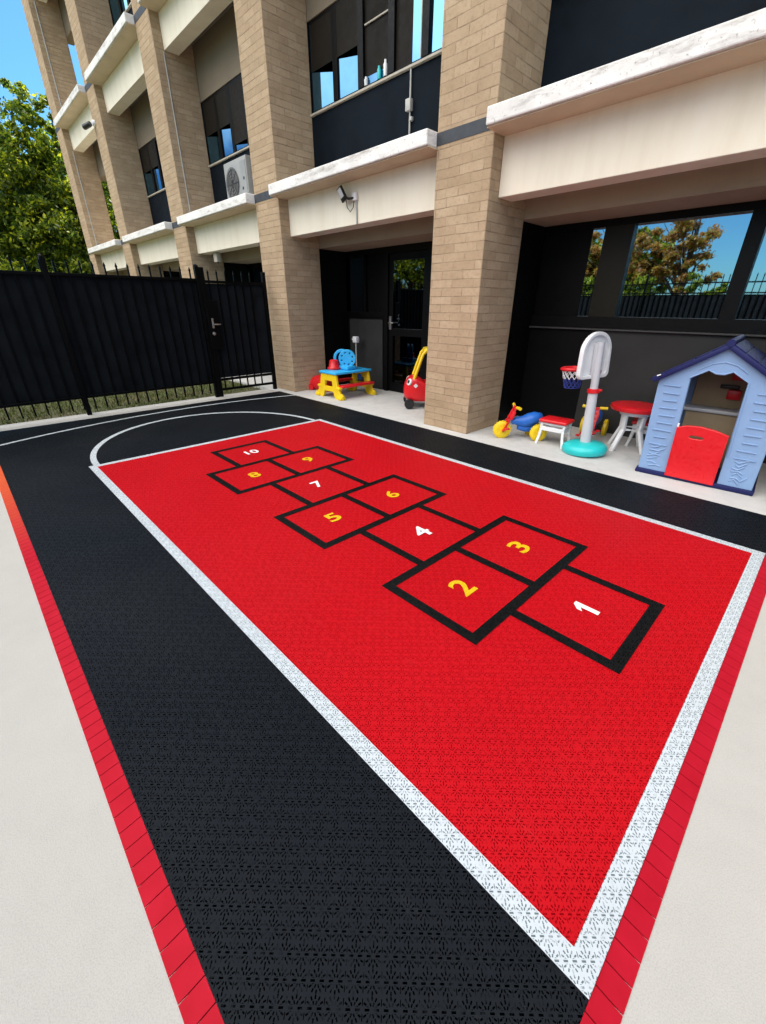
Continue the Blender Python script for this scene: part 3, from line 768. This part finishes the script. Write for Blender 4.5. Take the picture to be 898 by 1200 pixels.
def rrect(w, h, top, bot, n=8):
    out = []
    for i in range(n+1):
        a = math.pi*i/n; out.append((w/2*math.cos(a), h/2-top+top*math.sin(a)))
    for k in range(5):
        a = math.pi+math.pi/2*k/4; out.append((-w/2*.80+bot*math.cos(a), -h/2+bot+bot*math.sin(a)))
    for k in range(5):
        a = 1.5*math.pi+math.pi/2*k/4; out.append((w/2*.80+bot*math.cos(a), -h/2+bot+bot*math.sin(a)))
    return out
MB().plate([rrect(.40,.44,.19,.05,16)], .022, Mb @ Matrix.Translation((0,0,.0)), .006).build('backboard', WHITEP, hp, 40)
o_ = rrect(.405,.445,.19,.05,16); i_ = rrect(.36,.40,.17,.04,16)
MB().plate([o_, i_], .05, Mb @ Matrix.Translation((0,0,-.012)), .006).build('board_rim', WHITEP, hp, 40)
MB().box((-.045,-.2,-.055),(.045,.12,-.012), .012, 2, Mb).build('board_socket', GREYP, hp, 40)
MB().box((-.12,-.185,-.030),(-.085,-.15,-.010), .005, 1, Mb).build('latch', RED, hp, 40)
rimc = Mb @ Vector((0,-.145,.225))
MB().torus(rimc, (0,0,1), .127, .019, 40, 12).bar(Mb @ Vector((0,-.145,.0)), Mb @ Vector((0,-.145,.11)), .10, .03, .006).build('rim', RED, hp, 60)
def net(z0, z1, r0, r1):
    mb = MB(); n = 12
    for i in range(n):
        for sgn in (1, -1):
            pts = []
            for k in range(5):
                t = k/4; a = 2*math.pi*(i+sgn*t*1.0)/n; rr = r0+(r1-r0)*t
                pts.append((rimc.x+rr*math.cos(a), rimc.y+rr*math.sin(a), rimc.z+z0+(z1-z0)*t))
            mb.tube(pts, .0042, 5)
    return mb
net(-.01,-.105,.12,.10).build('net', WHITEP, hp, 60)
net(-.105,-.20,.10,.080).torus(rimc+Vector((0,0,-.20)), (0,0,1), .080, .004, 24, 6).build('lower_net', NETBLUE, hp, 60)

# tricycles
def tricycle(label, loc, rz):
    t = thing('tricycle', label, 'tricycle', loc, (0,0,rz), 'toddler tricycles on the concrete')
    def wheel(x, y, r, w):      # axis along local y; x is forward
        wl = MB().lathe([(r*.55,-w*.5),(r*.86,-w*.5),(r,-w*.3),(r,w*.3),(r*.86,w*.5),(r*.55,w*.5)], (x,y,r), (0,1,0), 36)
        for k in range(18):
            a = k*math.pi/9
            wl.box((-.008,-w*.36,r*.97),(.008,w*.36,r*1.03), 0, 1, Matrix.Translation((x,y,r)) @ Matrix.Rotation(a,4,'Y'))
        W = wl.build('wheel', YELLOW, t, 40)
        h = MB().lathe([(r*.28,-w*.62),(r*.28,w*.62)], (x,y,r), (0,1,0), 20)
        for k in range(5):
            a = k*2*math.pi/5
            h.box((-.008,-w*.56,0),(.008,w*.56,r*.72), 0, 1, Matrix.Translation((x,y,r)) @ Matrix.Rotation(a,4,'Y'))
        h.build('hub', YELLOW, W, 40)
    wheel(.24, 0, .105, .055); wheel(-.17, .13, .10, .05); wheel(-.17, -.13, .10, .05)
    f = MB()
    for s_ in (-1, 1):
        f.bar((.24,s_*.042,.085),(.115,s_*.04,.37),.020,.034,.006, (0,1,0))
        f.bar((.155,s_*.04,.24),(.12,s_*.04,.335),.022,.055,.006, (0,1,0))
    for zz, xx in ((.22,.19),(.27,.165),(.325,.137),(.37,.117)): f.bar((xx,-.045,zz),(xx,.045,zz),.03,.018,.004)
    f.tube([(.24,-.075,.105),(.24,.075,.105)], .012, 10)
    f.build('fork', RED, t, 40)
    MB().tube([(.24,-.075,.105),(.27,-.09,.07)], .010, 8).box((.245,-.125,.06),(.30,-.078,.078), .004, 1).build('pedal', RED, t, 40)
    MB().tube([(.24,.075,.105),(.21,.09,.14)], .010, 8).box((.18,.078,.13),(.235,.125,.148), .004, 1).build('pedal', RED, t, 40)
    MB().tube([(.095,-.13,.388),(.108,-.05,.384),(.11,0,.383),(.108,.05,.384),(.095,.13,.388)], .011, 10).build('handlebar', RED, t, 60)
    for s_ in (-1, 1): MB().tube([(.108,s_*.055,.385),(.094,s_*.14,.389)], [.017,.019], 12).build('grip', YELLOW, t, 60)
    MB().tube([(.135,0,.20),(.09,0,.215),(.0,0,.205),(-.08,0,.225),(-.16,0,.255),(-.23,0,.285)], [.03,.045,.07,.085,.075,.03], 16).build('body', MIDBLUE, t, 60)
    MB().tube([(.05,0,.135),(-.05,0,.12),(-.17,0,.12)], [.03,.045,.035], 12).build('underframe', MIDBLUE, t, 60)
    MB().tube([(-.17,-.15,.10),(-.17,.15,.10)], .014, 10).build('axle', BLACKP, t, 60)
    MB().box((-.012,-.012,.262),(.014,.012,.272), .003, 1).build('badge', WHITEP, t)
    return t
tr = tricycle('blue and red toddler tricycle with yellow wheels beside the brick pillar', (2.445,4.17,GZ), R(226))
t2 = copy_tree(tr); t2.location = (3.03,4.86,GZ); t2.rotation_euler = (0,0,R(-78))
t2['label'] = 'second toddler tricycle half hidden behind the pole of the basketball hoop'

# stools and table
def stool(label, loc, rz):
    t = thing('stool', label, 'stool', loc, (0,0,rz), 'red topped toddler stools')
    MB().box((-.165,-.13,.262),(.165,.13,.302), .018, 3).build('seat', RED, t, 50)
    MB().box((-.13,-.10,.235),(.13,.10,.261), .008, 2).build('seat_frame', WHITEP, t, 50)
    for sx in (-1, 1):
        for sy in (-1, 1):
            mb = MB()
            pts = [Vector((sx*.135, sy*.09, .262)), Vector((sx*.128, sy*.092, .19)), Vector((sx*.138, sy*.10, .10)), Vector((sx*.158, sy*.11, .0))]
            for a, b_ in zip(pts, pts[1:]): mb.bar(a, b_+(b_-a).normalized()*.006, .03, .024, .006, (0,1,0))
            mb.build('leg', WHITEP, t, 40)
        MB().box((sx*.122-.010,-.09,.155),(sx*.122+.010,.09,.195), .005, 1).build('stretcher', WHITEP, t, 40)
    for sy in (-1, 1):
        MB().box((-.12,sy*.097-.010,.165),(.12,sy*.097+.010,.215), .005, 1).build('stretcher', WHITEP, t, 40)
    return t
s1 = stool('red topped white stool between the tricycle and the hoop base', (2.845,4.225,GZ), R(3))
s2 = copy_tree(s1); s2.location = (3.62,4.93,GZ); s2.rotation_euler = (0,0,R(10)); s2['label'] = 'red topped white stool tucked behind the round red table'
tb = thing('round_table', 'round red toddler table on white splayed legs beside the playhouse', 'table', (3.52,4.66,GZ))
MB().lathe([(.20,.445),(.25,.452),(.262,.475),(.258,.497),(.235,.507),(.10,.504)], n=48).build('tabletop', RED, tb, 50)
MB().lathe([(.15,.40),(.16,.444)], n=32).build('apron_ring', WHITEP, tb, 50)
for k in range(4):
    a = R(248+90*k); d = Vector((math.cos(a), math.sin(a), 0))
    mb = MB()
    pts = [d*.135+Vector((0,0,.445)), d*.12+Vector((0,0,.24)), d*.22+Vector((0,0,0))]
    for p_, q_ in zip(pts, pts[1:]): mb.bar(p_, q_+(q_-p_).normalized()*.008, .05, .035, .008, tuple(d))
    mb.build('leg', WHITEP, tb, 40)
MB().tube([Vector((.12*math.cos(R(248+90*k)),.12*math.sin(R(248+90*k)),.24)) for k in range(4)], .016, 8, True).build('stretcher', WHITEP, tb, 40)

# playhouse
ph = thing('playhouse', 'pale blue plastic playhouse with navy roof and red half door', 'playhouse', (3.868,3.965,GZ), (0,0,R(4)))
PWw, PD = .885, .80
XZ = Matrix(((1,0,0,0),(0,0,-1,0),(0,1,0,0),(0,0,0,1)))     # plate XY -> world XZ, plate Z -> -Y
MB().box((-.025,-.02,0),(PWw+.025,PD+.02,.045), .012, 2).build('base', DARKNAVY, ph, 40)
gab = [(0,.046),(-.008,.905),(.432,1.19),(.882,.905),(PWw,.046)]
opn = [(.645,.046),(.625,.925),(.505,1.0),(.478,.985),(.45,.972),(.42,.969),(.39,.973),(.36,.985),(.335,1.0),(.215,.925),(.235,.046)]
fw = MB().plate([[(0,.046),(-.008,.905),(.432,1.19),(.882,.905),(PWw,.046)] + opn], .05, Matrix.Translation((0,.03,0)) @ XZ, .006)
rd = random.Random(4)
for z in [.30+.068*k for k in range(9)]:
    for a, b_ in ((.03,.185),(.69,.845)):
        fw.bar((a+rd.uniform(0,.03),.001,z),(b_-rd.uniform(0,.03),.001,z+rd.uniform(-.004,.004)), .011, .010, .003)
for a in (.045, .70):
    for q in range(7):
        z = .09+.03*q
        pts = [(a+rd.uniform(0,.03),.004,z),(a+.05+rd.uniform(-.01,.02),.002,z+rd.uniform(-.02,.025)),(a+.09+rd.uniform(-.01,.02),.002,z+rd.uniform(-.02,.03)),(a+.13,.004,z+rd.uniform(-.01,.03))]
        fw.tube(pts[:rd.choice((3,4))], .0065, 6)
fw.tube([(.215,.0,.925),(.335,.0,1.0),(.39,.0,.975),(.45,.0,.975),(.505,.0,1.0),(.625,.0,.925),(.65,.0,.30)], .007, 6)
fw.tube([(.26,.004,.995),(.35,.004,1.05),(.432,.004,1.07),(.515,.004,1.05),(.60,.004,.995)], .006, 6)
fw.build('front_wall', PALEBLUE, ph, 40)
MB().plate([gab[::-1]], .04, Matrix.Translation((0,PD-.02,0)) @ XZ, .005).build('back_wall', PALEBLUE, ph, 40)
YZ = Matrix(((0,0,1,0),(1,0,0,0),(0,1,0,0),(0,0,0,1)))      # plate XY -> world YZ
for xx in (.022, PWw-.022):
    sw = MB().plate([[(.056,.046),(.056,.90),(PD-.041,.90),(PD-.041,.046)], [(.25,.42),(PD-.25,.42),(PD-.25,.75),(.25,.75)]], .04, Matrix.Translation((xx,0,0)) @ YZ, .004)
    for z in [.12+.068*k for k in range(4)]: sw.bar((xx+(.02 if xx > .4 else -.02),.08,z),(xx+(.02 if xx > .4 else -.02),PD-.08,z), .008, .007, .002)
    sw.build('side_wall', PALEBLUE, ph, 40)
rf = MB()
for sgn in (-1, 1):
    p0 = Vector((.432,0,1.225)); p1 = Vector((.432+sgn*.50,0,1.225-.50*.66))
    d = (p1-p0).normalized(); nrm = Vector((-d.z,0,d.x)) if sgn > 0 else Vector((d.z,0,-d.x))
    if nrm.z < 0: nrm = -nrm
    Lr = (p1-p0).length
    M = Matrix((d, Vector((0,1,0)), d.cross(Vector((0,1,0))))).transposed().to_4x4(); M.translation = p0 - nrm*.022
    rf.box((0,-.045,-.02),(Lr,PD+.045,.02), .008, 2, M)
    sg = 1 if (d.cross(Vector((0,1,0)))).z > 0 else -1
    for k in range(5):
        x0 = .03+k*Lr/5
        for j in range(9):
            y0 = -.04+(PD+.08)*j/9
            rf.box((x0,y0+.004,sg*.018),(x0+Lr/5-.012,y0+(PD+.08)/9-.004,sg*.028), .004, 1, M)
rf.tube([(.432,-.048,1.222),(.432,PD+.048,1.222)], .03, 10)
rf.build('roof', DARKNAVY, ph, 40)
MB().tube([(-.028,-.052,.922),(.0,-.052,.935)], .006, 6).build('clip', WHITEP, ph)
dr = MB().plate([[(.238,.035),(.232,.488),(.30,.515),(.40,.522),(.52,.505),(.61,.478),(.612,.03)][::-1], [(.33,.415),(.335,.437),(.36,.445),(.43,.443),(.452,.434),(.455,.418),(.43,.408),(.36,.407)]], .028, Matrix.Translation((0,-.022,0)) @ XZ, .006)
dr.build('door', RED, ph, 40)
MB().box((.222,-.012,.49),(.238,.01,.525), .004, 1).build('hinge', WHITEP, ph)
kt = MB().box((.20,PD-.30,.045),(.70,PD-.045,.56), .01, 2).box((.20,PD-.12,.55),(.70,PD-.046,.98), .01, 2).build('toy_kitchen', WOODTAN, ph, 40)
MB().box((.17,PD-.33,.562),(.73,PD-.125,.598), .012, 2).build('counter', GREYP, kt, 40)
MB().box((.47,PD-.16,.86),(.62,PD-.121,.95), .01, 2).build('toy_dial', RED, kt, 40)
MB().box((.47,PD-.16,.68),(.58,PD-.121,.77), .01, 2).build('toy_dial', RED, kt, 40)
MB().box((.40,PD-.15,.775),(.55,PD-.121,.81), .006, 2).build('shelf', BLACKP, kt, 40)

def lean(o, k):
    for c in o.children:
        if c.name.split('.')[0] != 'base':
            for v_ in c.data.vertices: v_.co.x -= k*v_.co.z
        lean(c, k)
lean(ph, .032)

# blue toy table with yellow ends and red benches
pt = thing('picnic_table', 'toddler picnic table with blue top, yellow end frames and red benches', 'table', (-1.20,3.93,GZ))
MB().box((-.24,.0,.405),(.24,.84,.445), .014, 3).build('tabletop', SKYBLUE, pt, 50)
for y0 in (.02, .76):
    mb = MB().plate([[(-.375,0),(-.375,.07),(-.30,.10),(-.275,.19),(-.235,.215),(-.20,.405),(.20,.405),(.235,.215),(.275,.19),(.30,.10),(.375,.07),(.375,0),(.20,0),(.16,.035),(.13,.12),(-.13,.12),(-.16,.035),(-.20,0)][::-1],
                     [(-.125,.19),(-.105,.30),(.105,.30),(.125,.19)]], .05, Matrix.Translation((0,y0+.025,0)) @ XZ, .008)
    for s_ in (-1, 1):
        mb.box((s_*.32-.06,y0-.03,0),(s_*.32+.06,y0+.08,.055), .015, 2)
        mb.box((s_*.265-.05,y0-.01,.165),(s_*.265+.05,y0+.06,.205), .010, 2)
    mb.build('end_frame', YELLOW, pt, 40)
for s_ in (-1, 1): MB().box((s_*.285-.075,.06,.195),(s_*.285+.075,.80,.235), .012, 2).build('bench', RED, pt, 50)
wh = thing('toy_stand', 'sky blue toy stand with two round discs on top of the blue table', 'toy', (-1.20,4.38,.4345))
for (x0, y0, hole) in ((.02,.0,False),(-.10,-.02,True)):
    pr = [[(.145*math.cos(2*math.pi*k/28), .145*math.sin(2*math.pi*k/28)) for k in range(28)]]
    if hole: pr.append([(.112*math.cos(-2*math.pi*k/24), .112*math.sin(-2*math.pi*k/24)) for k in range(24)])
    else:
        for q in range(8):
            a = .3+q*math.pi/4; pr.append([(.10*math.cos(a)+.022*math.cos(-2*math.pi*k/12), .10*math.sin(a)+.022*math.sin(-2*math.pi*k/12)) for k in range(12)])
    MB().plate(pr, .045, Matrix.Translation((x0,y0,.185)) @ Matrix.Rotation(R(44),4,'Z') @ XZ, .008).build('disc', SKYBLUE, wh, 40)
MB().box((-.17,-.10,0),(.14,.10,.07), .02, 2).build('foot', SKYBLUE, wh, 40)
bk = thing('toy_bucket', 'red toy bucket standing upside down on the blue table', 'bucket', (-1.36,4.22,.4345))
MB().lathe([(.112,0),(.115,.03),(.095,.05),(.078,.15),(.06,.165)], n=28).build('pail', RED, bk, 40)
MB().lathe([(.122,.012),(.122,.03)], n=28).build('lip', RED, bk, 40)
rs_ = thing('toy_wagon', 'low red plastic toy wagon on the concrete behind the blue table', 'toy wagon', (-1.88,4.34,GZ), (0,0,R(20)))
MB().tube([(-.30,0,.10),(-.15,0,.12),(.05,0,.16),(.20,0,.24),(.30,0,.25)], [.10,.14,.15,.13,.08], 16).build('tub', RED, rs_, 60)
for x_, y_ in ((-.2,-.13),(-.2,.13),(.18,-.14),(.18,.14)): MB().lathe([(.055,-.02),(.06,0),(.055,.02)], (x_,y_,.06), (0,1,0), 20).build('wheel', RED, rs_, 40)

MB().lathe([(.055,0),(.055,.012),(.03,.02)], (0,.757,.29), (0,-1,0), 24).build('round_plug', MIDBLUE, pt, 40)

# red ride-on car behind the pillar
cp = thing('toy_car', 'red ride-on toy car with yellow roof and black wheels, half hidden behind the brick pillar', 'toy car', (.41,4.64,GZ), (0,0,R(226)))
# local x is forward
def loft(mb, secs):
    prev = None
    for (x, w_, z0, z1, r_) in secs:
        n = 6; pts = []
        for (cx, cz, a0_) in ((w_-r_, z1-r_, 0), (-w_+r_, z1-r_, 90), (-w_+r_, z0+r_, 180), (w_-r_, z0+r_, 270)):
            for k in range(n): a = R(a0_+90*k/(n-1)); pts.append((x, cx+r_*math.cos(a), cz+r_*math.sin(a)))
        cur = [mb.bm.verts.new(p) for p in pts]; m_ = len(cur)
        if prev:
            for k in range(m_): mb.bm.faces.new((prev[k], prev[(k+1)%m_], cur[(k+1)%m_], cur[k]))
        else: mb.bm.faces.new(cur[::-1])
        prev = cur
    mb.bm.faces.new(prev); return mb
mb = loft(MB(), [(-.39,.16,.16,.36,.05),(-.37,.20,.12,.40,.06),(-.20,.215,.11,.42,.06),(.0,.215,.11,.40,.06),(.12,.215,.11,.48,.06),(.19,.205,.12,.485,.07),(.26,.18,.13,.44,.08),(.30,.14,.16,.37,.07),(.312,.10,.19,.32,.04)])
mb.build('body', RED, cp, 60)
MB().box((-.36,-.17,.095),(.27,.17,.14), .02, 2).build('undertray', GREYP, cp, 50)
MB().tube([(.17,-.17,.44),(.11,-.175,.62),(.04,-.165,.82),(-.02,-.15,.875)], [.026,.024,.024,.028], 12).build('pillar', YELLOW, cp, 60)
MB().tube([(.17,.17,.44),(.11,.175,.62),(.04,.165,.82),(-.02,.15,.875)], [.026,.024,.024,.028], 12).build('pillar', YELLOW, cp, 60)
for s_ in (-1, 1): MB().tube([(-.32,s_*.16,.38),(-.31,s_*.165,.62),(-.27,s_*.16,.80),(-.22,s_*.15,.875)], [.032,.028,.026,.028], 12).build('pillar', YELLOW, cp, 60)
mb = loft(MB(), [(-.32,.14,.84,.875,.015),(-.28,.175,.845,.90,.02),(-.05,.175,.85,.905,.02),(.01,.16,.85,.895,.02),(.03,.13,.855,.88,.01)]); mb.build('roof', YELLOW, cp, 60)
for s_ in (-1, 1):
    e = MB().lathe([(.052,-.01),(.052,.012),(.040,.02)], (.235,s_*.165,.410), (.75,s_*.45,.35), 24).build('headlight', WHITEP, cp, 40)
    MB().lathe([(.030,.0),(.028,.006)], Vector((.235,s_*.165,.410))+Vector((.75,s_*.45,.35)).normalized()*.0185, (.75,s_*.45,.35), 20).build('lens', BLACKP, e, 40)
    MB().lathe([(.035,-.004),(.035,.006)], (.14,s_*.213,.36), (0,s_*1.0,0.1), 4).build('sticker', WHITEP, cp, 0)
for x_, y_, rr in ((.23,-.20,.078),(.23,.20,.078),(-.27,-.20,.078),(-.27,.20,.078)):
    W = MB().lathe([(rr*.6,-.035),(rr*.9,-.035),(rr,-.02),(rr,.02),(rr*.9,.035),(rr*.6,.035)], (x_,y_,rr), (0,1,0), 32).build('wheel', BLACKP, cp, 40)
    MB().lathe([(rr*.35,-.038),(rr*.35,.038)], (x_,y_,rr), (0,1,0), 16).build('hub', DARKGREY, W, 40)

# ------------------------------------------------------------------ daylight
EL, AZ = R(46), R(-45)           # the sun stands behind the building; azimuth measured from +Y towards +X
s = Vector((math.sin(AZ)*math.cos(EL), math.cos(AZ)*math.cos(EL), math.sin(EL)))
sd = bpy.data.lights.new('sun', 'SUN'); sd.energy = 5; sd.angle = R(.5); sd.color = (1,.95,.87)
so = bpy.data.objects.new('sun', sd); COL.objects.link(so); so.rotation_euler = s.to_track_quat('Z','Y').to_euler(); so.location = (0,0,30)
w = bpy.data.worlds.new('World'); scene.world = w; w.use_nodes = True
nt = w.node_tree; bg = nt.nodes['Background']
sky = nt.nodes.new('ShaderNodeTexSky'); sky.sky_type = 'NISHITA'; sky.sun_disc = False
sky.sun_elevation = EL; sky.sun_rotation = AZ; sky.air_density = 1.0; sky.dust_density = .4; sky.ozone_density = 1.6
# bright high cloud, added unseen to light the shaded facade; clear blue lower down
tc = nt.nodes.new('ShaderNodeTexCoord'); co = tc.outputs['Generated']
sep = nt.nodes.new('ShaderNodeSeparateXYZ'); nt.links.new(co, sep.inputs[0])
cn = noise(nt, co, 2.6, 7, .6)
side = mth(nt, 'ADD', mth(nt, 'MULTIPLY', sep.outputs[0], -.06), mth(nt, 'MULTIPLY', sep.outputs[1], -.45))   # the added cloud is weighted to the side facing the facade
hi = mth(nt, 'ADD', mth(nt, 'ADD', mth(nt, 'MULTIPLY', sep.outputs[2], .70), side), mth(nt, 'MULTIPLY', mth(nt, 'SUBTRACT', cn, .5), .55))
mask = ramp(nt, hi, [(.53, 0.0), (.70, 1.0)])
CLOUD_FILL = 20.0
nt.links.new(mixc(nt, mask, mixc(nt, 1.0, sky.outputs[0], (.34,.66,.86), 'MULTIPLY'), (CLOUD_FILL,CLOUD_FILL*.97,CLOUD_FILL*.93)), bg.inputs[0])
bg.inputs[1].default_value = .10

vs = scene.view_settings; scene.display_settings.display_device = 'sRGB'
vs.view_transform = 'Standard'; vs.look = 'None'; vs.gamma = 1; vs.use_curve_mapping = False; vs.exposure = 1.13

# ------------------------------------------------------------------ camera
cd = bpy.data.cameras.new('camera'); cam = bpy.data.objects.new('camera', cd); COL.objects.link(cam)
cd.sensor_fit = 'HORIZONTAL'; cd.sensor_width = 36; cd.lens = 486.564/898*36; cd.clip_end = 2000; cd.clip_start = .05
cam.location = (4.9108, -.6091, 1.4755); cam.rotation_euler = (1.10833021, -.00393284, .803682125)
scene.camera = cam
